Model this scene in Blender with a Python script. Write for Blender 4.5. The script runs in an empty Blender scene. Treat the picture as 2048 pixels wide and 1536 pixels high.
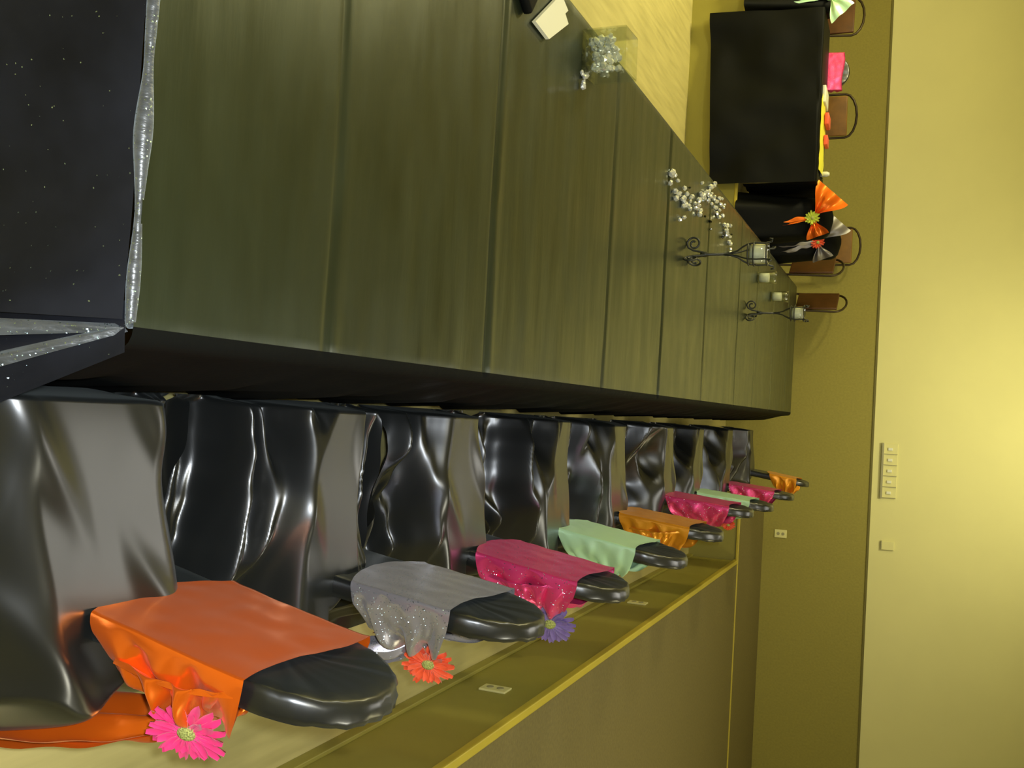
import bpy, bmesh, math, random
from mathutils import Vector, Matrix, noise
random.seed(7)
C = bpy.context.scene.collection
PI = math.pi

# ------------------------------------------------------------ camera, world, light, exposure
scene = bpy.context.scene
EYE = Vector((0, 0, 1.85))
yaw, pitch, roll = math.radians(1.93), math.radians(22.35), 0.045
fw = Vector((-math.sin(yaw)*math.cos(pitch), math.cos(yaw)*math.cos(pitch), -math.sin(pitch)))
rt = Vector((math.cos(yaw), math.sin(yaw), 0))
up = rt.cross(fw)
pu = rt*math.cos(roll) + up*math.sin(roll)       # towards the photograph's bottom edge (the place's right)
pv = up*math.cos(roll) - rt*math.sin(roll)       # towards the photograph's right edge (the place's up)
cam = bpy.data.cameras.new('camera')
cam.sensor_width = 36; cam.lens = 36*1950/2048; cam.clip_start = .02
camo = bpy.data.objects.new('camera', cam); C.objects.link(camo)
m = Matrix((pv, -pu, -fw)).transposed().to_4x4(); m.translation = EYE
camo.matrix_world = m
scene.camera = camo

w = bpy.data.worlds.new('world'); scene.world = w; w.use_nodes = True
w.node_tree.nodes['Background'].inputs[0].default_value = (1, .92, .6, 1)
w.node_tree.nodes['Background'].inputs[1].default_value = .05
scene.view_settings.view_transform = 'Standard'
scene.view_settings.look = 'None'
scene.view_settings.exposure = 0.0
scene.view_settings.gamma = 1.0
scene.view_settings.use_curve_mapping = False
scene.cycles.max_bounces = 8

WARM = (1, .90, .50); PALE = (1, .97, .78)
def light(kind, name, loc, energy, color, size=.3, target=None, spot=None, blend=.6, shape=None, sy=None):
    l = bpy.data.lights.new(name, kind); l.energy = energy; l.color = color
    if kind == 'AREA':
        l.size = size
        if shape: l.shape = shape
        if sy: l.size_y = sy
    else: l.shadow_soft_size = size
    if kind == 'SPOT': l.spot_size = spot; l.spot_blend = blend
    o = bpy.data.objects.new(name, l); C.objects.link(o); o.location = loc
    if target is not None:
        o.rotation_euler = (Vector(target)-Vector(loc)).to_track_quat('-Z', 'Y').to_euler()
    return o
# the hall's ceiling lamps (light only; the fittings are above the frame)
LAMPS = [(-4.3, 3.0, 90), (-4.3, 6.6, 150), (2.6, 1.6, 40), (3.4, 5.6, 30), (-.4, -.8, 40)]
for x, y, e in LAMPS:
    light('AREA', 'ceiling_lamp_light', (x, y, 3.52), e, WARM if y > 3.5 else PALE, .7, (x, y, 0), shape='DISK')
for x, y, e in [(.75, 4.7, 22), (.75, 7.5, 13)]:          # unseen panels added over the aisle so the satin seats reflect them
    light('AREA', 'added_panel_light', (x, y, 3.55), e, (1, .97, .88), 1.1, (x, y, 0), shape='SQUARE')
light('SPOT', 'wall_washer_light', (-.15, 8.4, 3.5), 170, (1, .93, .56), .12, (-.1, 10.6, 2.6), 2.4, 1.0)
# the camera's own flash, weak, just above the lens
light('AREA', 'camera_flash_light', EYE + pv*.05 + pu*-.03, 52, (.86, .93, 1), .04, EYE+fw*3)

# ------------------------------------------------------------ materials
def node_mat(name):
    m = bpy.data.materials.new(name); m.use_nodes = True
    nt = m.node_tree; b = nt.nodes['Principled BSDF']
    return m, nt, b
def mat(name, col, rough=.5, metal=0, spec=.5, noise_amt=0, nscale=(8, 8, 8), bump=0, bscale=None, coat=0, sheen=0, sheen_col=None, rough_var=0, aniso=0, detail=4):
    m, nt, b = node_mat(name)
    b.inputs['Base Color'].default_value = (*col, 1)
    b.inputs['Roughness'].default_value = rough
    b.inputs['Metallic'].default_value = metal
    b.inputs['Specular IOR Level'].default_value = spec
    b.inputs['Coat Weight'].default_value = coat; b.inputs['Coat Roughness'].default_value = .22
    b.inputs['Sheen Weight'].default_value = sheen
    if sheen_col: b.inputs['Sheen Tint'].default_value = (*sheen_col, 1)
    if aniso: b.inputs['Anisotropic'].default_value = aniso
    L = nt.links
    if noise_amt or bump or rough_var:
        tc = nt.nodes.new('ShaderNodeTexCoord'); mp = nt.nodes.new('ShaderNodeMapping')
        mp.inputs['Scale'].default_value = nscale
        L.new(tc.outputs['Object'], mp.inputs['Vector'])
        nz = nt.nodes.new('ShaderNodeTexNoise'); nz.inputs['Scale'].default_value = 1; nz.inputs['Detail'].default_value = detail
        L.new(mp.outputs[0], nz.inputs['Vector'])
        if noise_amt:
            rp = nt.nodes.new('ShaderNodeValToRGB')
            rp.color_ramp.elements[0].position = .3; rp.color_ramp.elements[1].position = .7
            rp.color_ramp.elements[0].color = (*[c*(1-noise_amt) for c in col], 1)
            rp.color_ramp.elements[1].color = (*[min(1, c*(1+noise_amt)) for c in col], 1)
            L.new(nz.outputs['Fac'], rp.inputs['Fac']); L.new(rp.outputs['Color'], b.inputs['Base Color'])
        if rough_var:
            mr = nt.nodes.new('ShaderNodeMapRange'); mr.inputs['To Min'].default_value = max(0, rough-rough_var); mr.inputs['To Max'].default_value = rough+rough_var
            mr.inputs['From Min'].default_value = .3; mr.inputs['From Max'].default_value = .7
            L.new(nz.outputs['Fac'], mr.inputs['Value']); L.new(mr.outputs[0], b.inputs['Roughness'])
        if bump:
            src = nz
            if bscale:
                mp2 = nt.nodes.new('ShaderNodeMapping'); mp2.inputs['Scale'].default_value = bscale
                L.new(tc.outputs['Object'], mp2.inputs['Vector'])
                src = nt.nodes.new('ShaderNodeTexNoise'); src.inputs['Scale'].default_value = 1; src.inputs['Detail'].default_value = 5
                L.new(mp2.outputs[0], src.inputs['Vector'])
            bp = nt.nodes.new('ShaderNodeBump'); bp.inputs['Strength'].default_value = bump; bp.inputs['Distance'].default_value = .01
            L.new(src.outputs['Fac'], bp.inputs['Height']); L.new(bp.outputs[0], b.inputs['Normal'])
    return m
def glitter(m, amount=.02, scale=900):
    """sequin-like specks woven into the cloth: tiny cells that are smooth and metallic"""
    nt = m.node_tree; b = nt.nodes['Principled BSDF']; L = nt.links
    tc = nt.nodes.new('ShaderNodeTexCoord')
    v = nt.nodes.new('ShaderNodeTexVoronoi'); v.inputs['Scale'].default_value = scale
    L.new(tc.outputs['Object'], v.inputs['Vector'])
    sp = nt.nodes.new('ShaderNodeSeparateColor'); L.new(v.outputs['Color'], sp.inputs['Color'])
    lt = nt.nodes.new('ShaderNodeMath'); lt.operation = 'LESS_THAN'; lt.inputs[1].default_value = amount
    L.new(sp.outputs[0], lt.inputs[0])
    mx = nt.nodes.new('ShaderNodeMixShader'); g = nt.nodes.new('ShaderNodeBsdfPrincipled')
    g.inputs['Base Color'].default_value = (.62, .82, .88, 1); g.inputs['Metallic'].default_value = 1; g.inputs['Roughness'].default_value = .35
    nm = nt.nodes.new('ShaderNodeVectorMath'); nm.operation = 'MULTIPLY_ADD'
    nm.inputs[1].default_value = (1.1, 1.1, 1.1); nm.inputs[2].default_value = (-.55, -.55, -.55)
    L.new(v.outputs['Color'], nm.inputs[0])
    ge = nt.nodes.new('ShaderNodeNewGeometry'); ad = nt.nodes.new('ShaderNodeVectorMath'); ad.operation = 'ADD'
    L.new(ge.outputs['Normal'], ad.inputs[0]); L.new(nm.outputs[0], ad.inputs[1])
    nn = nt.nodes.new('ShaderNodeVectorMath'); nn.operation = 'NORMALIZE'; L.new(ad.outputs[0], nn.inputs[0])
    L.new(nn.outputs[0], g.inputs['Normal'])
    out = nt.nodes['Material Output']
    L.new(lt.outputs[0], mx.inputs[0]); L.new(b.outputs[0], mx.inputs[1]); L.new(g.outputs[0], mx.inputs[2]); L.new(mx.outputs[0], out.inputs['Surface'])
    return m
def glass(name, col=(1, 1, 1), rough=.02, ior=1.45):
    m, nt, b = node_mat(name)
    L = nt.links; nt.nodes.remove(b)
    tr = nt.nodes.new('ShaderNodeBsdfTransparent'); tr.inputs[0].default_value = (*col, 1)
    gl = nt.nodes.new('ShaderNodeBsdfGlossy'); gl.inputs['Roughness'].default_value = rough
    fr = nt.nodes.new('ShaderNodeLayerWeight'); fr.inputs['Blend'].default_value = .35
    mp = nt.nodes.new('ShaderNodeMapRange'); mp.inputs['To Min'].default_value = .03; mp.inputs['To Max'].default_value = .5
    mx = nt.nodes.new('ShaderNodeMixShader')
    L.new(fr.outputs['Facing'], mp.inputs['Value']); L.new(mp.outputs[0], mx.inputs[0])
    L.new(tr.outputs[0], mx.inputs[1]); L.new(gl.outputs[0], mx.inputs[2]); L.new(mx.outputs[0], nt.nodes['Material Output'].inputs['Surface'])
    return m
def satin(name, col, rough=.3, wr=.2, tint=(1, 1, 1), metal=.5):
    m = mat(name, col, rough, spec=.8, metal=metal, coat=.15, bump=wr, nscale=(5, 5, 9), sheen=.25, sheen_col=tuple(min(1, c+.3) for c in col), detail=1)
    b = m.node_tree.nodes['Principled BSDF']; b.inputs['Specular Tint'].default_value = (*tint, 1); b.inputs['IOR'].default_value = 2.0; b.inputs['Coat Tint'].default_value = (*tint, 1)
    return m
M = {
 'floor': mat('pale_floor', (.50, .44, .17), .42, noise_amt=.10, nscale=(30, 2.2, 4), bump=.05, rough_var=.08),
 'face': mat('platform_face_paint', (.30, .265, .045), .5, noise_amt=.05, nscale=(3, 3, 3)),
 'nosing': mat('platform_nosing', (.50, .40, .04), .4, noise_amt=.05, nscale=(5, 5, 5)),
 'carpet': mat('brown_carpet', (.155, .125, .035), .8, noise_amt=.12, nscale=(60, 60, 60), bump=.3),
 'dado': mat('brown_wall_cloth', (.29, .25, .05), .75, noise_amt=.07, nscale=(50, 50, 50), bump=.1),
 'upper': mat('cream_wall_paint', (.72, .68, .32), .75, noise_amt=.02, nscale=(2, 2, 2)),
 'rail': mat('wall_rail', (.14, .12, .02), .5),
 'ceil': mat('ceiling_paint', (.7, .66, .42), .8),
 'plate': mat('cream_plastic', (.72, .68, .30), .35),
 'platedark': mat('dark_and_shaded_plastic', (.32, .30, .16), .4),  # dark plastic of sockets and dividers; also paints shade below the switch plate
 'top': mat('black_crepe_cloth', (.008, .012, .005), .34, spec=.8, noise_amt=.22, nscale=(3.0, 9, 4), bump=.09, bscale=(4.0, 34, 5), rough_var=.06, sheen=.02, sheen_col=(.7, .75, .5)),
 'drop': mat('shaded_cloth_overhang', (.004, .0045, .004), .7, spec=.08, bump=.2, nscale=(20, 20, 20)),  # darker copy of the tablecloth; paints shade on its rounded, hanging sides
 'velvet': mat('black_velvet', (.006, .0065, .009), .6, spec=.15, noise_amt=.6, nscale=(6, 6, 6), bump=.2, sheen=.05, sheen_col=(.6, .65, .8)),
 'edge': mat('silvery_black_edge', (.05, .055, .06), .38, spec=.9, bump=.5, nscale=(60, 20, 20), noise_amt=.4, sheen=.4, sheen_col=(.7, .8, .85)),
 'black': mat('black_satin', (.007, .008, .008), .30, spec=.9, bump=.25, nscale=(5, 5, 5), detail=1, sheen=.05, sheen_col=(.7, .8, .8)),
 'wood': mat('plywood_table_board', (.25, .16, .07), .5, noise_amt=.2, nscale=(4, 40, 4)),
 'steel': mat('grey_steel', (.35, .34, .3), .35, metal=.9),
 'iron': mat('black_wrought_iron', (.02, .022, .015), .4, spec=.6, bump=.2, nscale=(80, 80, 80)),
 'wax': mat('white_wax', (.92, .90, .80), .4),
 'glass': glass('clear_glass', (.93, .95, .90)),
 'crystal': mat('clear_crystal', (.88, .90, .88), .10, metal=.6, spec=1),
 'darkgem': glass('dark_crystal', (.12, .14, .12), .0, 1.6),
 'card': mat('white_card', (.82, .80, .60), .6),
 'grey': mat('grey_paper', (.35, .35, .37), .5),
 'brownvinyl': mat('brown_vinyl', (.085, .03, .006), .5, noise_amt=.2, nscale=(12, 12, 12)),
 'orangevinyl': mat('orange_brown_vinyl', (.20, .095, .012), .5, noise_amt=.15, nscale=(12, 12, 12)),
 'frame': mat('dark_bronze_tube', (.05, .035, .02), .4, metal=.6),
 'farblack': mat('black_cloth', (.0025, .003, .0025), .6, spec=.12, bump=.2, nscale=(7, 7, 7)),
 'yellow': mat('yellow_paper', (.85, .80, .06), .5),
 'redp': mat('red_paper', (.75, .10, .05), .5),
 'whitep': mat('white_plastic', (.75, .75, .62), .4),
 'disc': mat('flower_disc', (.55, .60, .16), .8, bump=1, nscale=(300, 300, 300), noise_amt=.5),
}
M['top'].node_tree.nodes['Principled BSDF'].inputs['Specular Tint'].default_value = (.88, 1, .80, 1)
glitter(M['velvet'], .0015, 520); glitter(M['edge'], .03, 520)
S = {
 'orange': satin('orange_satin', (.90, .15, .006), .25, tint=(1, .7, .2), metal=.5),
 'lilac': glitter(satin('silvery_lilac_satin', (.36, .34, .37), .28, tint=(.85, .88, 1)), .03, 500),
 'pink': glitter(satin('hot_pink_satin', (.88, .05, .21), .32, tint=(1, .55, .95)), .02, 400),
 'mint': satin('mint_satin', (.58, .88, .52), .38, tint=(.75, 1, 1), metal=.15),
 'tan': satin('orange_gold_satin', (.88, .33, .015), .30, tint=(1, .8, .3), metal=.4),
}
S['dim'] = satin('dim_grey_lilac_satin', (.13, .11, .12), .4, metal=.1)  # darker copy of the lilac satin; the far bow's dimness is painted in
FC = {k: mat('petal_'+k, c, .55, noise_amt=.15, nscale=(30, 30, 30), sheen=.3) for k, c in
      dict(pink=(.85, .03, .20), red=(.85, .09, .02), purple=(.20, .13, .36), teal=(.12, .45, .42), yellow=(.55, .65, .05)).items()}

# ------------------------------------------------------------ helpers
def obj(name, bm, material, parent=None, smooth=True, loc=None, rot=None):
    me = bpy.data.meshes.new(name); bm.normal_update(); bm.to_mesh(me); bm.free()
    if smooth:
        for p in me.polygons: p.use_smooth = True
    mats = material if isinstance(material, (list, tuple)) else [material]
    for x in mats: me.materials.append(x)
    o = bpy.data.objects.new(name, me); C.objects.link(o)
    if parent: o.parent = parent
    if loc: o.location = loc
    if rot: o.rotation_euler = rot
    return o
def thing(name, label, cat, loc=(0, 0, 0), rz=0, group=None):
    o = bpy.data.objects.new(name, None); C.objects.link(o); o.empty_display_size = .1
    o.location = loc; o.rotation_euler = (0, 0, rz)
    return tag(o, label, cat, group)
def tag(o, label, cat, group=None, kind=None):
    o['label'] = label; o['category'] = cat
    if group: o['group'] = group
    if kind: o['kind'] = kind
    return o
def struct(name, bm, m, label=None):
    o = obj(name, bm, m, smooth=False); o['kind'] = 'structure'
    if label: o['label'] = label
    return o
def box(bm, x0, x1, y0, y1, z0, z1, bevel=0, mi=0, mtx=None):
    vs = [bm.verts.new((x, y, z)) for x in (x0, x1) for y in (y0, y1) for z in (z0, z1)]
    fs = [(0,1,3,2), (4,6,7,5), (0,4,5,1), (2,3,7,6), (0,2,6,4), (1,5,7,3)]
    faces = [bm.faces.new([vs[i] for i in f]) for f in fs]
    for f in faces: f.material_index = mi
    if bevel:
        es = {e for f in faces for e in f.edges}
        r = bmesh.ops.bevel(bm, geom=list(es), offset=bevel, segments=2, affect='EDGES', profile=.6)
        vs = list({v for f in r['faces'] for v in f.verts} | {v for v in vs if v.is_valid})
    if mtx: bmesh.ops.transform(bm, matrix=mtx, verts=[v for v in vs if v.is_valid])
    return bm
def B(*a, **k): return box(bmesh.new(), *a, **k)
def tube(bm, pts, rad, seg=8, cap=True):
    pts = [Vector(p) for p in pts]; n = len(pts)
    rads = rad if isinstance(rad, (list, tuple)) else [rad]*n
    rings = []; prev = None
    for i, p in enumerate(pts):
        t = (pts[min(i+1, n-1)] - pts[max(i-1, 0)]).normalized()
        if prev is None:
            a = Vector((0, 0, 1)) if abs(t.z) < .9 else Vector((1, 0, 0))
            nrm = t.cross(a).normalized()
        else:
            nrm = (prev - t*prev.dot(t)).normalized()
        prev = nrm; b = t.cross(nrm)
        rings.append([bm.verts.new(p + (nrm*math.cos(2*PI*k/seg) + b*math.sin(2*PI*k/seg))*rads[i]) for k in range(seg)])
    for i in range(n-1):
        for k in range(seg):
            bm.faces.new((rings[i][k], rings[i][(k+1) % seg], rings[i+1][(k+1) % seg], rings[i+1][k]))
    if cap:
        bm.faces.new(rings[0][::-1]); bm.faces.new(rings[-1])
    return bm
def lathe(bm, prof, seg=24, c=(0, 0, 0)):
    rings = []
    for r, z in prof:
        if r < 1e-5: rings.append([bm.verts.new((c[0], c[1], c[2]+z))])
        else: rings.append([bm.verts.new((c[0]+r*math.cos(2*PI*k/seg), c[1]+r*math.sin(2*PI*k/seg), c[2]+z)) for k in range(seg)])
    for a, b in zip(rings, rings[1:]):
        for k in range(seg):
            k2 = (k+1) % seg
            if len(a) == 1 and len(b) == 1: continue
            if len(a) == 1: bm.faces.new((a[0], b[k], b[k2]))
            elif len(b) == 1: bm.faces.new((a[k], a[k2], b[0]))
            else: bm.faces.new((a[k], a[k2], b[k2], b[k]))
    bmesh.ops.recalc_face_normals(bm, faces=bm.faces)
    return bm
def grid(bm, nu, nv, fn):
    V = [[bm.verts.new(fn(i/nu, j/nv)) for j in range(nv+1)] for i in range(nu+1)]
    for i in range(nu):
        for j in range(nv):
            bm.faces.new((V[i][j], V[i+1][j], V[i+1][j+1], V[i][j+1]))
    return V
def sm(a, b, x):
    t = max(0, min(1, (x-a)/(b-a))); return t*t*(3-2*t)
def ridge(t, p=1.0):
    return (.5+.5*math.cos(2*PI*t))**(p*1.25)
def nz(x, y, z=0): return noise.noise(Vector((x, y, z)))
def dup(root, loc, rz, label, group=None):
    r = root.copy(); C.objects.link(r); r.location = loc; r.rotation_euler = (0, 0, rz); r['label'] = label
    if group: r['group'] = group
    for ch in list(root.children):
        c = ch.copy(); C.objects.link(c); c.parent = r
        for g in ch.children:
            d = g.copy(); C.objects.link(d); d.parent = c
    return r

# ------------------------------------------------------------ room shell
PH = .45      # height of the raised platform
WY = 10.6     # far wall
struct('floor', B(-5.2, 5.2, -3.2, WY+.1, -.1, 0), M['floor'])
struct('wall_back', B(-5.2, 5.2, WY, WY+.1, 0, 1.483), M['dado'])
struct('wall_back_upper', B(-5.2, 5.2, WY, WY+.1, 1.503, 3.6), M['upper'])
struct('trim_1', B(-5.2, 5.2, WY-.012, WY+.1, 1.483, 1.503), M['rail'])
struct('wall_left', B(-5.3, -5.2, -3.2, WY+.1, 0, 3.6), M['upper'])
struct('wall_right', B(5.2, 5.3, -3.2, WY+.1, 0, 3.6), M['upper'])
struct('wall_front', B(-5.2, 5.2, -3.3, -3.2, 0, 3.6), M['upper'])
struct('ceiling', B(-5.3, 5.3, -3.3, WY+.1, 3.6, 3.7), M['ceil'])
def platform(name, x0, x1, y0, y1, edges):
    t = struct(name, B(x0, x1, y0, y1, 0, PH-.012), M['face'])
    o = obj('carpet', B(x0+.005, x1, y0+.005, y1, PH-.012, PH, bevel=.004), M['carpet'], t, smooth=False)
    bm = bmesh.new()
    for e in edges: box(bm, *e, bevel=.006)
    obj('nosing', bm, M['nosing'], t, smooth=False)
    bm = bmesh.new()
    return t
platform('trim_2', 1.20, 5.2, -3.2, 8.96, [(1.188, 1.225, -3.2, 8.96, PH-.03, PH+.006)])
platform('trim_3', .75, 5.2, 9.0, WY, [(.75, 5.2, 8.985, 9.012, PH-.02, PH+.005)])
platform('trim_4', -5.2, -1.50, 8.0, 9.25, [(-5.2, -1.50, 7.99, 8.02, PH-.02, PH+.005)])
platform('trim_5', -5.2, -2.15, 9.252, WY, [(-2.16, -2.145, 9.26, WY, PH-.02, PH+.004)])
struct('baseboard_right', B(1.182, 1.20, -3.2, 8.98, 0, .05, bevel=.004), M['face'])

def outlet(loc, rz, label):
    t = thing('wall_outlet', label, 'outlet', loc, rz)
    obj('cover_plate', B(-.042, .042, -.010, 0, -.062, .062, bevel=.004), M['plate'], t, smooth=False)
    for s in (-1, 1):
        bm = bmesh.new(); lathe(bm, [(0, .0), (.016, .0), (.016, .004), (0, .004)], 16)
        bmesh.ops.rotate(bm, verts=bm.verts, cent=(0, 0, 0), matrix=Matrix.Rotation(PI/2, 3, 'X'))
        obj('socket', bm, M['platedark'], t, smooth=False, loc=(0, -.009, s*.024))
outlet((1.2, 3.96, .225), PI/2*-1, 'cream outlet plate on the platform side, nearest one, right of the silver-sashed chair')
outlet((1.2, 6.35, .225), PI/2*-1, 'cream outlet plate on the platform side, farther one, beyond the mint-sashed chair')
outlet((1.085, WY, .63), 0, 'cream outlet plate low on the brown back wall')
# switch bank
t = thing('light_switch_bank', 'row of five switches in one long plate on the cream wall above the brown panel', 'light switch', (.35, WY, 1.665))
obj('back_plate', B(-.275, .275, -.012, 0, -.065, .07, bevel=.004), M['upper'], t, smooth=False)
obj('shade_strip', B(-.28, .28, -.03, 0, -.082, -.06, bevel=.003), M['platedark'], t, smooth=False)  # dark strip standing in for the shade along the plate's bottom
for k in range(5):
    bx = -.22+.11*k
    s = obj('switch', B(bx-.014, bx+.014, -.026, -.010, -.022, .022, bevel=.004), M['whitep'], t, smooth=False)
    obj('divider', B(bx+.048, bx+.054, -.02, -.01, -.06, .068), M['platedark'], t, smooth=False)
t = thing('thermostat', 'small pale thermostat box on the cream wall right of the switch row', 'thermostat', (1.10, WY, 1.68))
obj('housing', B(-.045, .045, -.022, 0, -.06, .06, bevel=.008), M['upper'], t, smooth=False)
obj('lower_lip', B(-.045, .045, -.024, 0, -.066, -.058), M['platedark'], t, smooth=False)

# ------------------------------------------------------------ main long table under its cloth
TZ = .75
Y0, Y1 = 1.155, 9.90
def XR(y): return -.10-.009*(y-1.15)
def XL(y): return -1.355-.006*(y-1.15)
YT = Y0
tb = None
for k in range(5):
    ya = Y0+.03+k*1.74; yb = min(ya+1.73, Y1-.02)
    t = thing('folding_table', 'long folding table hidden under the black tablecloth', 'table', (0, 0, 0), 0, 'folding tables set end to end')
    xs = -.73-.008*(ya-1.15)
    obj('tabletop', B(xs-.59, xs+.59, ya, yb, TZ-.035, TZ-.012), M['wood'], t, smooth=False)
    for sx in (-.5, .5):
        for yy in (ya+.15, yb-.15):
            bm = bmesh.new(); tube(bm, [(xs+sx, yy, 0), (xs+sx, yy, TZ-.035)], .016); obj('leg', bm, M['steel'], t)

CREASE = [1.675, 2.463, 3.575, 4.46, 5.45, 6.55, 7.35, 8.3, 9.3]
def top_z(x, y):
    z = TZ
    for i, c in enumerate(CREASE):
        d = y - (c + .010*nz(x*3, i*7.3))
        k = .0075 if i in (1, 3) else .0045
        z -= k*math.exp(-(d/.009)**2)
        z += k*.45*math.exp(-((d-.03)/.022)**2)
    z += .0025*nz(x*1.5, y*4, 1)+.0012*nz(x*3, y*14, 4)
    return z
def edge_path(y, u):
    """cross-section of the cloth at y: u in 0..1 from left hem over the top to the right hem"""
    xl, xr = XL(y), XR(y)
    if u < .12:
        s = u/.12; zz = .12 + s*(TZ-.03-.12); return xl-.035-.02*(1-s)*(1+.7*math.sin(y*11)), zz
    if u > .80:
        s = (u-.80)/.20
        zz = TZ-.026 - s*.60
        off = .022+.045*sm(0, .4, s)+.03*s*(.5+.5*math.sin(y*13+3*nz(y, 5)))+.01*s*math.sin(y*31)
        return xr+off+.012, zz
    if u < .16:
        a = (u-.12)/.04*PI/2; return xl-.03*math.cos(a), TZ-.03+.03*math.sin(a)-0
    if u > .76:
        a = (u-.76)/.04*PI/2; return xr+.034*math.sin(a), TZ-.026+.026*math.cos(a)
    s = (u-.16)/.60; x = xl+(xr-xl)*s
    return x, None
bm = bmesh.new()
ys = [Y0-.006+(Y1-Y0+.006)*i/900 for i in range(901)]
us = [0, .06, .12, .133, .146, .16]+[.16+.6*i/60 for i in range(1, 60)]+[.76, .77, .78, .79, .80, .82, .84, .87, .90, .95, 1.0]
rows = []
for y in ys:
    row = []
    for u in us:
        x, z = edge_path(y, u)
        if z is None: z = top_z(x, y)
        elif .12 < u < .16 or .76 <= u < .80: z = min(z, TZ) if u not in (.76,) else top_z(x, y)
        row.append(bm.verts.new((x, y, z)))
    rows.append(row)
for a, b in zip(rows, rows[1:]):
    for k in range(len(us)-1):
        f = bm.faces.new((a[k], a[k+1], b[k+1], b[k])); f.material_index = 1 if us[k] >= .755 or us[k] < .14 else 0
last = rows[-1]; dropr = []
for v in last[3:-6]:
    dropr.append(bm.verts.new((v.co.x, Y1+.03, v.co.z-.03)))
dr2 = [bm.verts.new((v.co.x, Y1+.05, .3)) for v in dropr]
for k in range(len(dropr)-1):
    bm.faces.new((last[3+k], last[4+k], dropr[k+1], dropr[k])); bm.faces.new((dropr[k], dropr[k+1], dr2[k+1], dr2[k]))
cloth = obj('tablecloth', bm, [M['top'], M['drop']])
tag(cloth, 'black creased tablecloth stretched over the long table, running to the back of the room', 'tablecloth')

# front drop of dark velvet with a silvery rolled edge
def front_y(x, z):
    d = TZ-z
    f = 0
    f += .045*ridge(x*2.3+.2+.3*nz(x*2, z*2), 1.5)*min(1, d*3)
    f += .014*math.sin(x*29+4*nz(x*3, z))*min(1, d*3)
    f += .03*sm(-.22, -.10, x)*min(1, d*4)
    return Y0-.012-.10*d-f*1.2
bm = bmesh.new()
def fdrop(u, v):
    x = XL(Y0)-.02+(XR(Y0)+.02-XL(Y0)+.02-.03)*u; z = TZ-.012-v*.70
    return (x, front_y(x, z), z)
grid(bm, 150, 50, fdrop)
obj('front_drop', bm, M['velvet'], cloth)
bm = bmesh.new()
pts = []; rads = []
n = 120
for i in range(n+1):
    s = i/n; x = XL(Y0)-.02+(XR(Y0)+.0-XL(Y0)+.02)*s
    pts.append((x, Y0-.006+.004*nz(x*6, 2), TZ-.006+.003*nz(x*5, 9))); rads.append(.0085+.0045*nz(x*9, 3)+.004*math.exp(-((x+.42)/.08)**2))
pts[-1] = (XR(Y0)-.002, Y0, TZ-.012)
tube(bm, pts, rads, 10)
obj('edge_roll', bm, M['edge'], cloth)
# corner pleats: two folded ridges that fall and flare from the near right corner
def pleat(end, w0, w1, name='corner_pleat', seed=0):
    bm = bmesh.new(); a = Vector((XR(Y0)+.002, Y0-.004, TZ-.014)); e = Vector(end)
    side = (e-a).cross(Vector((0, 1, 0))).normalized()
    def fn(u, v):
        p = a.lerp(e, u) + Vector((0, -.02*math.sin(u*PI*.9), 0))
        wd = w0+(w1-w0)*u; s = (v-.5)*2
        return p + side*(s*wd) + Vector((0, -.6*wd*math.cos(s*PI/2)*(1+.25*math.sin(u*17+s*3+seed)), 0)) + Vector((0, 0, 0))
    grid(bm, 40, 14, fn)
    return obj(name, bm, M['edge'], cloth)
pleat((-.075, 1.00, .36), .006, .022, seed=0)
pleat((.045, .98, .36), .006, .020, seed=2)
bm = bmesh.new()
def webfn(u, v):   # dark cloth between and beyond the pleats
    a = Vector((-.14, Y0-.005, TZ-.02)); l = a.lerp(Vector((-.12, 1.02, .3)), u); r_ = Vector((XR(Y0)+.040, Y0-.012, TZ-.008)).lerp(Vector((.13, 1.04, .3)), u)
    p = l.lerp(r_, v); return p + Vector((0, .03*math.sin(v*9)*u, 0))
grid(bm, 20, 16, webfn); obj('corner_fold', bm, M['velvet'], cloth)

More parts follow.
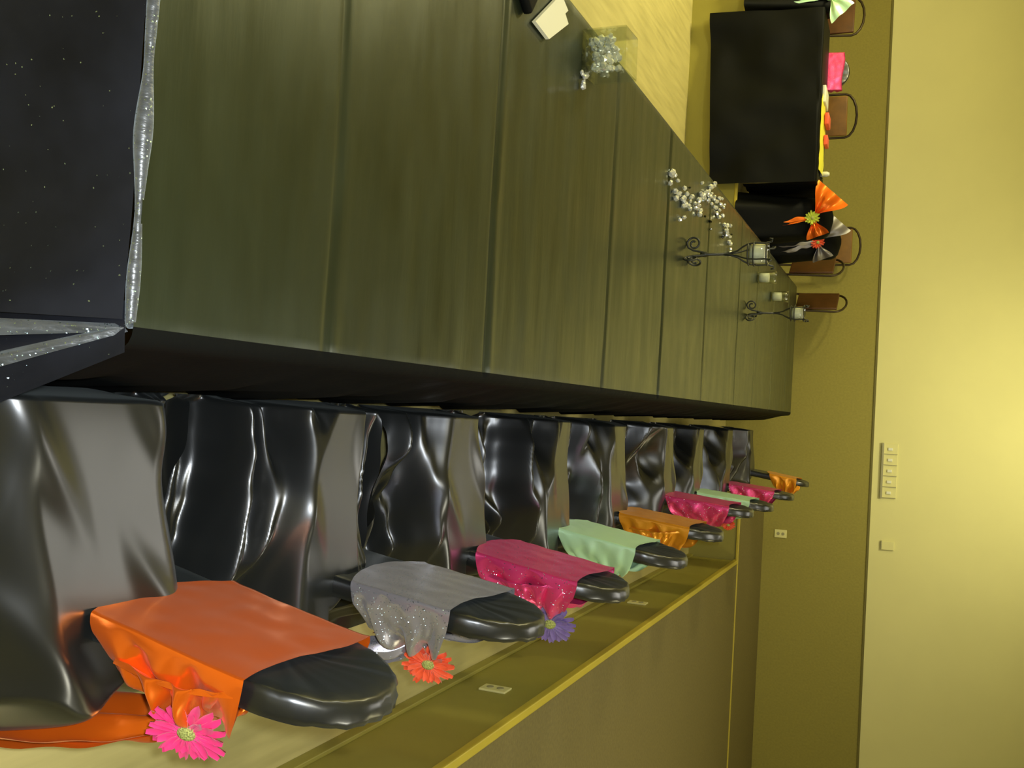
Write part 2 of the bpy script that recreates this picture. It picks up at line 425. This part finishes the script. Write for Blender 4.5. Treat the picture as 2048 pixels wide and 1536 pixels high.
# ------------------------------------------------------------ satin covered chairs
HW = .185
def seat_cover(seed, x0, big):
    """loose satin cover: plateau over the seat, folds running from the table to the chair, falling to the floor"""
    bm = bmesh.new(); rnd = random.Random(seed)
    ph = [rnd.random()*10 for _ in range(8)]
    sy = -.15+(0 if big else rnd.uniform(-.05, .06)); sk = 0 if big else rnd.uniform(-.25, .25); wd0 = .16 if big else rnd.uniform(.05, .12)
    ylo, yhi = (-.72, .27) if big else (-.53, .27)
    def fn(u, v):
        x = x0+(.30-x0)*u; y = ylo+(yhi-ylo)*v
        wx = .07*nz(x*2.0+ph[0], y*1.3, 1)
        yc = y-sy+.06*math.sin(x*5+ph[2])+sk*(x+.25)          # distance from the seat's middle
        wid = wd0+.06*sm(-.45, .05, x)+.05*nz(x*3+ph[4], ph[0])
        e = sm(wid, wid+.10, abs(yc)) if yc > 0 else sm(wid, wid+(.22 if big else .10), -yc)
        low = sm(.14, .34, abs(yc))
        base = .465-.10*e-.17*low
        yy = y+wx
        A = .13*e
        r1 = ridge(yy*7.0+ph[2]+.5*nz(x*1.5, ph[3]), 1.8)
        r2 = ridge(yy*15+ph[3]+1.1*nz(x*1.6, y*2, ph[4]), 1.6)
        r3 = ridge(yy*33+ph[5]+.8*nz(x*2.5, ph[1]), 1.2)
        z = base+A*(.75*r1+.45*r2*(.4+.6*sm(-.2, .3, nz(x*2, y*5, ph[1])))+.08*r3-.45)
        z += (.05*e+.006)*nz(x*4+ph[5], y*4, 3)+.012*e*nz(x*13, y*13, ph[6])
        z += .016*(1-e)*ridge((x*.9-yc*1.2)*2.6+ph[7], 3)*sm(.02, .14, abs(yc))
        z += .05*e*ridge((x*1.0+y*1.0)*2.3+ph[7], 4.0)*sm(-.45, .1, x)
        z -= (z-.2)*sm(x0+.02, x0, x)
        xb = (.13 if big and y < .25 else (.02 if abs(y) < .2 else .10))+.03*math.sin(y*21+ph[1])+.02*nz(y*9, ph[0])
        z *= 1-sm(xb, xb+.14, x)*.97
        z = max(z, .004+.004*ridge(yy*9))
        return (x, y, z)
    near = x0 > -2 and seed < 30
    grid(bm, 130 if near else 60, 280 if near else 150, fn)
    return bm
def back_outline(n=36, hw=HW, zt=1.0, z0=.28, sq=2.25):
    pts = []
    zs = .80; h = zt-zs
    for i in range(9): pts.append((-hw*(1.03-.05*i/9), z0+(zs-z0)*i/9))
    for i in range(n+1):
        a = PI*(1-i/n); c, s = math.cos(a), math.sin(a)
        pts.append((hw*.98*(1-.10*abs(s))*math.copysign(abs(c)**(2/sq), c), zs+h*abs(s)**(2/sq)))
    for i in range(8, -1, -1): pts.append((hw*(1.03-.05*i/9), z0+(zs-z0)*i/9))
    return pts
def lean(z, L): return L*(z-.45)/.55
def back_cover(L, seed, zt=.98):
    bm = bmesh.new(); o = back_outline(zt=zt); n = len(o)
    th = .027
    # rings from the inner face centre, over the bevelled rim, to the outer face centre
    layers = [(-th, 0), (-th, .45), (-th-.002, .8), (-th, .955), (-th*.92, .988), (-th*.45, 1.0), (0, 1.003), (th*.45, 1.0), (th*.92, .988), (th, .955), (th, .7), (th, 0)]
    cy, cz = 0, .74
    rings = []
    for k, (x, s) in enumerate(layers):
        if s == 0: rings.append([bm.verts.new((x+lean(cz, L), cy, cz))]); continue
        ring = []
        for i, (y, z) in enumerate(o):
            py, pz = cy+(y-cy)*s, cz+(z-cz)*s
            wob = (.004*nz(i*.45+seed, k*1.3, 2)+.0012*math.sin(i*2.3+seed)) if 4 <= k <= 8 else 0
            cup = -.010*(1-(py/HW)**2) if x < 0 else 0
            ring.append(bm.verts.new((x*(1+.15*nz(i*.3, seed))+lean(pz, L)+wob-cup*.6, py+wob, pz+wob)))
        rings.append(ring)
    for a, b in zip(rings, rings[1:]):
        for k in range(n):
            k2 = (k+1) % n
            if len(a) == 1: bm.faces.new((a[0], b[k], b[k2]))
            elif len(b) == 1: bm.faces.new((a[k], a[k2], b[0]))
            else: bm.faces.new((a[k], a[k2], b[k2], b[k]))
    bmesh.ops.recalc_face_normals(bm, faces=bm.faces)
    return bm
def sash_mesh(L, seed, zb=.475, zt=.835, zk=.655, kx=.115, fat=1.0, droop=.045, n=150, nw=44):
    """one band round the back: from the knot behind, round the near edge, across the inner face, round the far edge, back"""
    rnd = random.Random(seed); ph = [rnd.random()*9 for _ in range(6)]
    hw = HW+.014; th = .034
    # plan path (x, y, kind) ; k = 0 at the knot, 1 on the chair
    path = []
    def side(s, sg):                       # s = 0 knot .. 1 rim of the inner face
        a = s*PI*.62; r = math.sin(a)
        px = kx+(-th-kx)*sm(0, 1, s)**1.15+.035*fat*math.sin(s*PI)
        py = .012+(hw-.008)*(1-(1-s)**1.9)+.020*fat*math.sin(s*PI)
        return (px, sg*py, s)
    for i in range(52): path.append(side(i/51, -1))
    m_ = 44
    for i in range(1, m_): path.append((-th-.004*math.sin(PI*i/m_), -hw-.004+(2*hw+.008)*i/m_, 1.0))
    for i in range(52): path.append(side(1-i/51, 1))
    bm = bmesh.new(); N = len(path)
    def fn(u, v):
        x, y, k = path[min(N-1, int(round(u*(N-1))))]
        ke = (math.sin(min(1, k*1.05)*PI/2))**1.1
        arc = droop*(1-(y/hw)**2) if k >= .999 else 0
        lo = zb+.0-arc; hi = zt+.012*math.sin(y*14)-.010
        zl = zk-.030+(lo-zk+.030)*ke; zh = zk+.030+(hi-zk-.030)*ke
        z = zl+(zh-zl)*v
        plea = (1-k)
        amp = .034*fat*math.sin(min(1, max(0, k*.98+.05))*PI)**.9 if k < .999 else 0
        f = amp*(ridge(v*2.6+ph[0]+.5*k+.4*nz(k*3, v*2, ph[4]), 1.0)-.5)+amp*.40*math.sin(v*15+ph[1]+k*2+2*nz(k*2, v*2, ph[5]))
        f += .012*(1-abs(2*k-1))*nz(u*9, v*4, ph[2])
        if k >= .999: f += .0025*nz(y*18, z*18, ph[3])
        f *= (.40+.60*math.sin(PI*v)) if k < .999 else 1
        if k < .9: f += .006*math.sin(PI*k)*math.sin(v*34+4*nz(k*4, v*3, ph[0]))
        nx, ny = (1, -.25 if y < 0 else .25) if k < .999 else (-1, 0)
        roll_ = .006*(math.exp(-((v)/.03)**2)+math.exp(-((1-v)/.03)**2))
        if k >= .999: f += roll_*.4
        return (x+lean(z, L)+nx*f, y+ny*f*fat, z)
    grid(bm, N-1, nw, fn)
    return bm
def gather_mesh(L, seed, kz, kx, amp=1.0):
    """loose cloth fanned from the knot to the near rim, with pleats running out from the knot"""
    rnd = random.Random(seed*3+1); ph = [rnd.random()*9 for _ in range(5)]
    K = Vector((kx+lean(kz, L)+.012, -.035, kz)); bm = bmesh.new()
    def fn(u, v):
        z = .545+.265*v
        rim = Vector((-.020+.040*math.sin(PI*v)*.5+.035*(1-v)**2+lean(z, L), -HW-.030-.012*math.sin(PI*v), z+.010*math.sin(v*5+ph[0])))
        K2 = K+Vector((0, 0, (v-.5)*.035)); p = K2.lerp(rim, u**.85)
        b = math.sin(PI*min(1, u*1.02))
        env = .35+.65*math.sin(PI*v)
        n = Vector((.55, -.83, 0))
        pl = .030*b*(ridge(v*3.1+ph[1]+.35*u, 1.0)-.45)+.013*b*math.sin(v*23+ph[2]+2.5*u+2*nz(u*2, v*3, ph[3]))+.004*b*math.sin(v*51+u*6)
        p = p+n*((.044*b+pl*amp*1.1)*env)
        t_ = max(0, (u-.9)/.1)                      # the lip rolls back over the rim
        return p+Vector((.020*t_*t_, .010*t_, 0))+Vector((0, 0, .012*nz(u*4, v*4, ph[4])*b))
    grid(bm, 60, 90, fn)
    return bm
def knot_mesh(seed):
    bm = bmesh.new(); ph = seed*1.7
    def fn(u, v):
        a = 2*PI*u; b = PI*v
        r = 1+.18*math.sin(5*a+ph)*math.sin(b)
        return (.026*r*math.sin(b)*math.cos(a), .028*r*math.sin(b)*math.sin(a), .036*math.cos(b))
    grid(bm, 30, 14, fn); bmesh.ops.remove_doubles(bm, verts=bm.verts, dist=.0002)
    return bm
def tail_mesh(start, mid, end, w0, w1, seed, pinch=False):
    bm = bmesh.new(); a, m_, e = Vector(start), Vector(mid), Vector(end)
    def fn(u, v):
        p = a*(1-u)**2+m_*2*u*(1-u)+e*u*u
        wd = (w0+(w1-w0)*sm(0, .8, u))*(1-.0*u); s = (v-.5)*2
        f = .016*math.sin(v*11+seed+u*2)*min(1, u*3+.25)+.012*nz(u*6, v*3, seed)
        return p+Vector((.35*s*wd+f, -s*wd, -.06*abs(s)*u+.03*s*u))
    grid(bm, 40, 24, fn)
    return bm
def flower(parent, loc, nrm, r, col, seed, n=19, name='flower'):
    rnd = random.Random(seed); bm = bmesh.new()
    nrm = Vector(nrm).normalized(); q = nrm.to_track_quat('Z', 'X').to_matrix()
    for ring, (cnt, rr, lift) in enumerate(((n, 1.0, 0), (n-4, .78, .08))):
        for k in range(cnt):
            a = 2*PI*(k+.5*ring+rnd.uniform(-.15, .15))/cnt; L_ = r*rr*rnd.uniform(.88, 1.05); wd = r*.125
            d = Vector((math.cos(a), math.sin(a), 0)); s_ = Vector((-math.sin(a), math.cos(a), 0))
            up_ = rnd.uniform(-.12, .10)+lift
            prev = None
            for i in range(7):
                t_ = i/6; ww = wd*(.35+.65*math.sin(min(1, t_*1.15+.12)*PI*.62))*(1 if t_ < .85 else .62)
                c_ = d*(r*.15+(L_-r*.15)*t_)+Vector((0, 0, r*(up_*t_*t_+.06)))
                row = [bm.verts.new(q@(c_+s_*(-ww)+Vector((0, 0, .012*r/.07*.3)))), bm.verts.new(q@(c_-Vector((0, 0, .003)))), bm.verts.new(q@(c_+s_*ww+Vector((0, 0, .012*r/.07*.3))))]
                if prev:
                    for j in (0, 1): bm.faces.new((prev[j], prev[j+1], row[j+1], row[j]))
                prev = row
    f = obj(name, bm, FC[col], parent, loc=loc)
    bm = bmesh.new()
    lathe(bm, [(0, r*.20), (r*.12, r*.19), (r*.22, r*.13), (r*.25, r*.05), (r*.15, -.005), (0, -.006)], 24)
    bmesh.ops.transform(bm, matrix=q.to_4x4(), verts=bm.verts)
    obj('flower_disc', bm, M['disc'], f)
    return f
def chair(x, y, rz, sash, fcol, label, seed, L=.10, kz=.655, flr=.07, fat=1.0, big=False, fl_off=(.055, -.03, .02), fn=(.55, -.8, .2), zb=.475, zt=.835, scale=1, tails=True, base_z=0, seat=True, narrow=1, kx=.105, gather=0):
    t = thing('covered_chair', label, 'chair', (x, y, base_z), rz)
    if scale != 1 or narrow != 1: t.scale = (scale, scale*narrow, scale)
    if seat: obj('seat_cover', seat_cover(seed, -.004-x, big), M['black'], t)
    obj('back_cover', back_cover(L, seed), M['black'], t)
    s = obj('sash', sash_mesh(L, seed, zb=zb, zt=zt, zk=kz, kx=kx, fat=fat), S[sash], t)
    kl = (kx+lean(kz, L)+.012, -.0, kz)
    if gather: obj('gathered_fold', gather_mesh(L, seed, kz, kx, gather), S[sash], s)
    obj('knot', knot_mesh(seed), S[sash], s, loc=kl)
    if tails:
        obj('tail', tail_mesh(kl, (kl[0]+.05, -.10, kz-.10), (kl[0]+.05, -.16, .14), .012, .075, seed), S[sash], s)
        obj('tail', tail_mesh(kl, (kl[0]+.10, .0, kz-.10), (kl[0]+.12, -.04, .10), .012, .08, seed+3), S[sash], s)
    if fcol: flower(t, (kl[0]+fl_off[0], fl_off[1], kz+fl_off[2]), fn, flr, fcol, seed)
    return t
chair(.435, 1.585, 0, 'orange', 'pink', 'black satin covered chair with a glossy orange sash and pink gerbera, nearest the camera', 3, L=.115, big=True, kz=.65, kx=.105, fat=.8, gather=1.0, fl_off=(.0, -.17, .035), flr=.075)
chair(.475, 2.40, 0, 'lilac', 'red', 'black satin covered chair with a silvery lilac sash and red-orange flower', 11, L=.08, zb=.53, zt=.83, kz=.66, flr=.075)
chair(.50, 3.25, 0, 'pink', 'purple', 'black covered chair with a crinkled hot pink sash and purple flower', 17, L=.09, zb=.50, zt=.88, kz=.70, gather=.8, flr=.09)
chair(.51, 4.20, 0, 'mint', 'teal', 'black covered chair with a mint green sash, in front of the gold-orange one', 23, L=.085, zb=.46, zt=.82, kz=.66, flr=.05)
chair(.505, 5.08, 0, 'tan', 'red', 'black covered chair with a gold-orange crinkled sash, fifth along the long table', 31, L=.06, zb=.48, zt=.86, kz=.68, gather=.9, flr=.05)
chair(.47, 6.10, 0, 'pink', 'purple', 'black covered chair with a pink sash, just past the gold-orange sashed one', 37, L=.05, zb=.48, zt=.88, kz=.70, flr=.06)
chair(.50, 7.05, 0, 'mint', 'red', 'black covered chair with a mint sash, wedged between two pink-sashed chairs', 41, L=.05, zb=.48, zt=.86, kz=.66, flr=.05)
chair(.50, 8.35, 0, 'pink', None, 'black covered chair with a pink sash near the far end of the long table', 43, L=.05, zb=.48, zt=.86)
chair(.42, 9.60, 0, 'tan', None, 'black covered chair with an orange sash at the very far end, topmost against the wall', 47, L=.08, zb=.64, zt=.90, kz=.78, tails=False)

# ------------------------------------------------------------ things on the long table
def spiral(cx, cz, r, turns, a0, sgn, y=0, n=26):
    out = []
    for i in range(n+1):
        s = i/n; a = a0+sgn*s*turns*2*PI; rr = r*(1-.72*s)
        out.append((cx+rr*math.cos(a), y, cz+rr*math.sin(a)))
    return out
def candle_stand(loc, label, h=.44, rz=0):
    t = thing('candle_stand', label, 'candle holder', loc, rz); k = h/.44
    for j in range(3):
        bm = bmesh.new()
        sp = spiral(.055, .040, .036, 1.35, -PI*.5, 1)
        pts = [(.004, 0, .115), (.012, 0, .085), (.02, 0, .04), (.035, 0, .012)]+sp
        tube(bm, [Vector(p)*k for p in pts], .0056*k, 6)
        bmesh.ops.rotate(bm, verts=bm.verts, cent=(0, 0, 0), matrix=Matrix.Rotation(j*2*PI/3+PI, 3, 'Z'))
        obj('scroll_foot', bm, M['iron'], t)
    bm = bmesh.new(); tube(bm, [(0, 0, .075*k), (0, 0, .10*k), (0, 0, .12*k), (0, 0, .24*k)], [.010*k, .015*k, .008*k, .0075*k], 8)
    obj('stem', bm, M['iron'], t)
    for j in range(4):
        bm = bmesh.new()
        pts = [(.003, 0, .19), (.006, 0, .225), (.018, 0, .262), (.040, 0, .290), (.056, 0, .318), (.061, 0, .36), (.058, 0, .40), (.066, 0, .432), (.080, 0, .435), (.082, 0, .42)]
        tube(bm, [Vector(p)*k for p in pts], .0046*k, 6)
        bmesh.ops.rotate(bm, verts=bm.verts, cent=(0, 0, 0), matrix=Matrix.Rotation(j*PI/2+.6, 3, 'Z'))
        obj('arm', bm, M['iron'], t)
    for z, r in ((.318, .056), (.408, .058), (.345, .060)):
        bm = bmesh.new(); tube(bm, [(r*k*math.cos(a*PI/16), r*k*math.sin(a*PI/16), z*k) for a in range(33)], .004*k, 6, cap=False)
        obj('ring', bm, M['iron'], t)
    g = bmesh.new(); lathe(g, [(0, .318*k), (.048*k, .320*k), (.053*k, .345*k), (.050*k, .412*k), (.0485*k, .412*k), (.051*k, .345*k), (.046*k, .324*k), (0, .324*k)], 24)
    cup = thing('votive_glass', 'clear votive glass held in the '+('nearer' if h > .43 else 'farther')+' wrought iron stand', 'glass', loc)
    o = obj('cup', g, M['glass'], cup)
    c = bmesh.new(); lathe(c, [(0, .326*k), (.044*k, .326*k), (.048*k, .345*k), (.047*k, .395*k), (.036*k, .402*k), (0, .390*k)], 24)
    obj('candle', c, M['wax'], cup)
candle_stand((-.865, 4.90, TZ), 'black wrought iron candle stand with scroll feet, the nearer of two on the long table', .44)
candle_stand((-.805, 6.90, TZ), 'black wrought iron candle stand with scroll feet, the farther of two on the long table', .42, .3)
def tumbler(loc, label):
    t = thing('votive_tumbler', label, 'glass', loc)
    g = bmesh.new(); lathe(g, [(0, 0), (.043, 0), (.045, .10), (.048, .135), (.045, .135), (.042, .10), (.040, .012), (0, .012)], 24); obj('cup', g, M['glass'], t)
    c = bmesh.new(); lathe(c, [(0, .013), (.034, .013), (.036, .03), (.034, .082), (.02, .08), (0, .078)], 20); obj('candle', c, M['wax'], t)
tumbler((-1.12, 7.35, TZ), 'clear tumbler with a white candle, nearer of the two behind the first candle stand')
tumbler((-1.08, 8.10, TZ), 'clear tumbler with a white candle, farther of the two beside the second stand')

def gem_bm(r=.009):
    bm = bmesh.new()
    bmesh.ops.create_icosphere(bm, subdivisions=1, radius=r)
    for v in bm.verts: v.co.z *= .8
    return bm
def gems(points, label, group, m='crystal', r=.009):
    proto = None
    for i, p in enumerate(points):
        if proto is None:
            proto = obj('crystal', gem_bm(r), M[m], smooth=False, loc=p); tag(proto, label, 'crystal', group); o = proto
        else:
            o = proto.copy(); C.objects.link(o); o.location = p
        s = random.uniform(.75, 1.35); o.scale = (s, s, s); o.rotation_euler = (random.random()*3, random.random()*3, random.random()*3)
pts = []
for i in range(96):
    s = random.random()**.8
    y = 4.35+1.75*s; x = -1.20+.10*math.sin(s*7)+random.gauss(0, .04)
    pts.append((x, y, TZ+.014))
gems(pts, 'clear crystal in the loose trail strewn beside the nearer candle stand', 'crystals strewn on the long table', r=.014)
pts = [(-1.13+random.gauss(0, .05), random.uniform(4.8, 6.2), TZ+.01) for _ in range(9)]
gems(pts, 'small dark bead among the clear crystals on the long table', 'dark beads strewn on the long table', 'darkgem', .009)
pts = [(-1.165+.03*math.cos(k*2.1)*(.4+.1*k), 3.13+.025*math.sin(k*2.1)*(.4+.12*k), TZ+.012) for k in range(8)]
gems(pts, 'clear crystal in the little heap at the foot of the cube vase', 'crystals beside the cube vase', r=.010)
VX, VY, VS = -1.262, 3.20, .076
v = thing('cube_vase', 'clear glass cube vase filled with crystals at the left edge of the long table', 'vase', (VX, VY, TZ+.002), .06)
bm = bmesh.new()
box(bm, -VS, VS, -VS, VS, 0, .155, bevel=.004)
box(bm, -VS+.005, VS-.005, -VS+.005, VS-.005, .012, .156)
for f in list(bm.faces):
    c_ = f.calc_center_median()
    if c_.z > .1545 and abs(f.normal.z) > .9 : pass
me = bm
topf = [f for f in bm.faces if all(abs(v_.co.z-.156) < 1e-4 for v_ in f.verts) or all(abs(v_.co.z-.155) < 1e-4 for v_ in f.verts)]
bmesh.ops.delete(bm, geom=topf, context='FACES_ONLY')
inner = [f for f in bm.faces if all(abs(v_.co.x) <= VS-.0045 and abs(v_.co.y) <= VS-.0045 for v_ in f.verts) and f.calc_center_median().z > .011]
bmesh.ops.reverse_faces(bm, faces=inner)
obj('glass_body', bm, M['glass'], v, smooth=False)
pts = []
for k in range(95):
    pts.append((VX+random.uniform(-.055, .055), VY+random.uniform(-.055, .055), TZ+.025+.075*random.random()**1.1))
gems(pts, 'clear crystal piled inside the glass cube vase', 'crystals inside the cube vase', r=.0125)
# card and pouch at the left edge
c = thing('place_card', 'white notched card lying by the black pouch at the upper left edge of the table', 'card', (-1.24, 2.80, TZ+.006))
bm = bmesh.new()
outl = [(.07, -.15), (.078, -.03), (-.035, .135), (-.055, .10), (-.075, .125), (-.10, .055)]
vb = [bm.verts.new((x, y, 0)) for x, y in outl]; vt = [bm.verts.new((x, y, .012)) for x, y in outl]
bm.faces.new(vb); bm.faces.new(vt[::-1])
for i in range(6): bm.faces.new((vb[i], vb[(i+1) % 6], vt[(i+1) % 6], vt[i]))
bmesh.ops.recalc_face_normals(bm, faces=bm.faces)
obj('card_board', bm, M['card'], c, smooth=False)
c = thing('pouch', 'black pouch with a grey tag beside the white card', 'pouch', (-1.262, 2.60, TZ+.001), -.62)
obj('body', B(-.085, .085, -.05, .05, 0, .03, bevel=.012), M['farblack'], c)
obj('tag', B(-.085, -.01, .0, .048, .0302, .034), M['grey'], c, smooth=False)

# ------------------------------------------------------------ far table on the platform
FTZ = 1.06
t = thing('side_table', 'narrow table under the black cloth on the back platform', 'table')
obj('tabletop', B(-3.36, -2.08, 8.10, 8.50, FTZ-.04, FTZ-.015), M['wood'], t, smooth=False)
for x in (-3.30, -2.15):
    for y in (8.14, 8.46):
        bm = bmesh.new(); tube(bm, [(x, y, PH), (x, y, FTZ-.04)], .014); obj('leg', bm, M['steel'], t)
bm = bmesh.new()
def fc(u, v):
    x = -3.40+1.42*u
    # v: 0 hem in front, .7 front edge, 1 back edge
    if v < .75:
        s = v/.75; z = .20+.03*math.sin(x*2.2)+(FTZ-.20)*s
        y = 7.955+.05*s-.03*(1-s)*(1+math.sin(x*9+3*nz(x*2, z*2)))+.02*nz(x*4, z*4)
        y -= .05*math.exp(-((x+2.3)/.25)**2)*(1-s)
    elif v < .8:
        s = (v-.75)/.05; a = s*PI/2; z = FTZ-.0+.012*math.sin(a); y = 8.005+.02*(1-math.cos(a))
    else:
        s = (v-.8)/.2; z = FTZ+.012; y = 8.025+.50*s
    return (x, y, z)
grid(bm, 110, 60, fc)
fcl = obj('side_tablecloth', bm, M['farblack']); tag(fcl, 'black cloth hanging over the far table and the platform edge', 'tablecloth')
bm = bmesh.new()
def fc2(u, v): return (-1.982+.01*math.sin(v*20), 7.965+.55*v, .5+(FTZ+.010-.5)*u)
grid(bm, 10, 10, fc2); obj('end_drop', bm, M['farblack'], fcl)
# things on it
zt = FTZ+.0125
bm = bmesh.new()
def run(u, v): 
    x = -2.72+.62*u; return (x, 8.06+.36*v, zt+.003+.012*abs(nz(x*9, v*3))+.012*math.sin(PI*v))
grid(bm, 40, 12, run); o = obj('table_runner', bm, M['yellow']); tag(o, 'crumpled bright yellow runner laid along the far table', 'runner')
o = obj('napkin', B(-2.80, -2.66, 8.10, 8.36, zt, zt+.03, bevel=.008), M['whitep']); tag(o, 'white folded napkin at the left end of the yellow runner', 'napkin')
o = obj('gift_bag', B(-2.60, -2.50, 8.18, 8.36, zt+.02, zt+.055, bevel=.01), M['redp']); tag(o, 'small red packet lying on the yellow runner', 'packet')
o = obj('gift_box', B(-2.42, -2.34, 8.20, 8.34, zt+.02, zt+.05, bevel=.006), M['redp']); tag(o, 'smaller red box farther right on the yellow runner', 'box')
bm = bmesh.new(); lathe(bm, [(0, 0), (.022, 0), (.022, .05), (.012, .07), (0, .07)], 14)
o = obj('white_jar', bm, M['whitep'], loc=(-2.12, 8.30, zt)); tag(o, 'little white jar at the right end of the far table', 'jar')

def far_covered(x, y, rz, sash, label, seed, fcol=None, front_bow=False, **kw):
    return chair(x, y, rz, sash, fcol, label, seed, base_z=PH, seat=False, tails=False, scale=kw.pop('scale', .80), **kw)
far_covered(-3.10, 8.62, PI/2, 'pink', 'black covered chair with a plain pink sash behind the far table', 61, zb=.74, zt=.93)
# sashed chairs whose backs show their bows
def bow_chair(x, y, z0, h, wd, rz, sash, fcol, label, seed, bowside=1, tail_end=None, kf=.76, bs=1):
    t = thing('covered_chair', label, 'chair', (x, y, z0), rz)
    bm = bmesh.new()
    def fn(u, v):
        a = 2*PI*u; z = h*v
        flare = 1+.35*(1-v)**1.5
        r = flare*(1+.06*math.sin(7*a+seed)*(1-v)); ca, sa = math.cos(a), math.sin(a)
        e = 2/3.2
        topk = 1 if v < .88 else math.sqrt(max(0, 1-((v-.88)/.12)**2))*.85+.15
        dep = .22*(1-v)**.6+.035
        return (wd*math.copysign(abs(ca)**e, ca)*r*topk, dep*math.copysign(abs(sa)**e, sa)*r*topk+dep*.0, z)
    grid(bm, 48, 30, fn)
    obj('back_cover', bm, M['farblack'], t)
    zk = h*kf; yk = -.13
    k = obj('sash', knot_mesh(seed), S[sash], t, loc=(0, yk, zk)); k.scale = (1.3*bs, 1.0*bs, 1.2*bs)
    def loop(name, c, r, ang):
        bm = bmesh.new()
        def fn(u, v):
            s = u; wv = (v-.5)*2
            d = Vector((math.cos(ang), 0, math.sin(ang))); p = Vector((-math.sin(ang), 0, math.cos(ang)))
            wdt = r*.62*sm(0, 1, s)
            return Vector((0, -.01-.045*math.sin(s*PI)-.012*math.sin(wv*6+seed), 0))+d*(r*s)+p*(wv*wdt)
        grid(bm, 16, 16, fn); return obj(name, bm, S[sash], k)
    loop('bow_loop', 0, .20, PI*.78*1 if bowside > 0 else PI*.22); loop('bow_loop', 0, .12, PI*.1 if bowside > 0 else PI*.9)
    if tail_end:
        for i, te in enumerate(tail_end):
            obj('tail', tail_mesh((0, 0, 0), (te[0]*.3, -.06, te[1]*.5), (te[0], -.07, te[1]), .02, .05, seed+i), S[sash], k)
    if fcol: flower(t, (.0, yk-.05, zk), (0, -1, .2), .06, fcol, seed, n=14)
    return t
bow_chair(-1.75, 8.30, PH, .74, .165, .15, 'orange', 'yellow', 'black draped chair with a bright orange bow and green flower, right of the far table', 71, 1, [(.0, -.50), (.07, -.52)], kf=.80)
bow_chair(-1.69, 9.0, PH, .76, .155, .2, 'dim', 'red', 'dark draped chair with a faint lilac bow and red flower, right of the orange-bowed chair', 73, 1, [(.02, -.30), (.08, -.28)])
mc = bow_chair(-3.51, 8.22, PH, .75, .10, 0, 'mint', None, 'dark draped chair with a mint sash at the left end of the far table', 79, -1, [(.05, -.50), (.03, -.55)], kf=.86, bs=.72)

def frame_chair(loc, rz, label, vm, sd=.36, h=.80, bt=.32):
    t = thing('stacking_chair', label, 'chair', loc, rz)
    bm = bmesh.new(); w_ = .19
    arc = [(-w_, 0, 0), (-w_, .02, .42), (-w_, .05, .60)]+[(-w_*math.cos(a)*1.0, .07, h-.10+.10*math.sin(a)) for a in [i*PI/8 for i in range(9)]]+[(w_, .05, .60), (w_, .02, .42), (w_, 0, 0)]
    tube(bm, arc, .011, 8); obj('frame', bm, M['frame'], t)
    for s in (-1, 1):
        bm = bmesh.new(); tube(bm, [(s*w_, -sd-.02, 0), (s*w_, -sd+.02, .42), (s*w_, .02, .43)], .010, 8); obj('leg', bm, M['frame'], t)
    obj('seat', B(-w_+.01, w_-.01, -sd, .02, .42, .46, bevel=.015), vm, t)
    bm = B(-w_+.015, w_-.015, .035, .06, h-bt, h-.08, bevel=.01); obj('backrest', bm, vm, t)
frame_chair((-2.85, 9.1, PH), .25, 'metal framed chair with an orange-brown back, behind the middle of the far table', M['orangevinyl'], h=.83)
frame_chair((-1.90, 10.30, 0), .0, 'metal framed chair with orange-brown back, behind the lilac-bowed chair', M['orangevinyl'], h=1.30)
frame_chair((-3.75, 9.0, PH), -.2, 'metal framed dark chair at the far left corner behind the mint sash', M['brownvinyl'], h=.86)
frame_chair((-1.62, 9.58, 0), -1.0, 'brown vinyl chair seen side-on, nearer of the pair beside the tumblers', M['brownvinyl'], h=1.20, bt=.48, sd=.22)
frame_chair((-1.36, 10.22, 0), -1.0, 'brown vinyl chair seen side-on, right-hand one of the pair beside the tumblers', M['brownvinyl'], h=1.20, bt=.48, sd=.22)
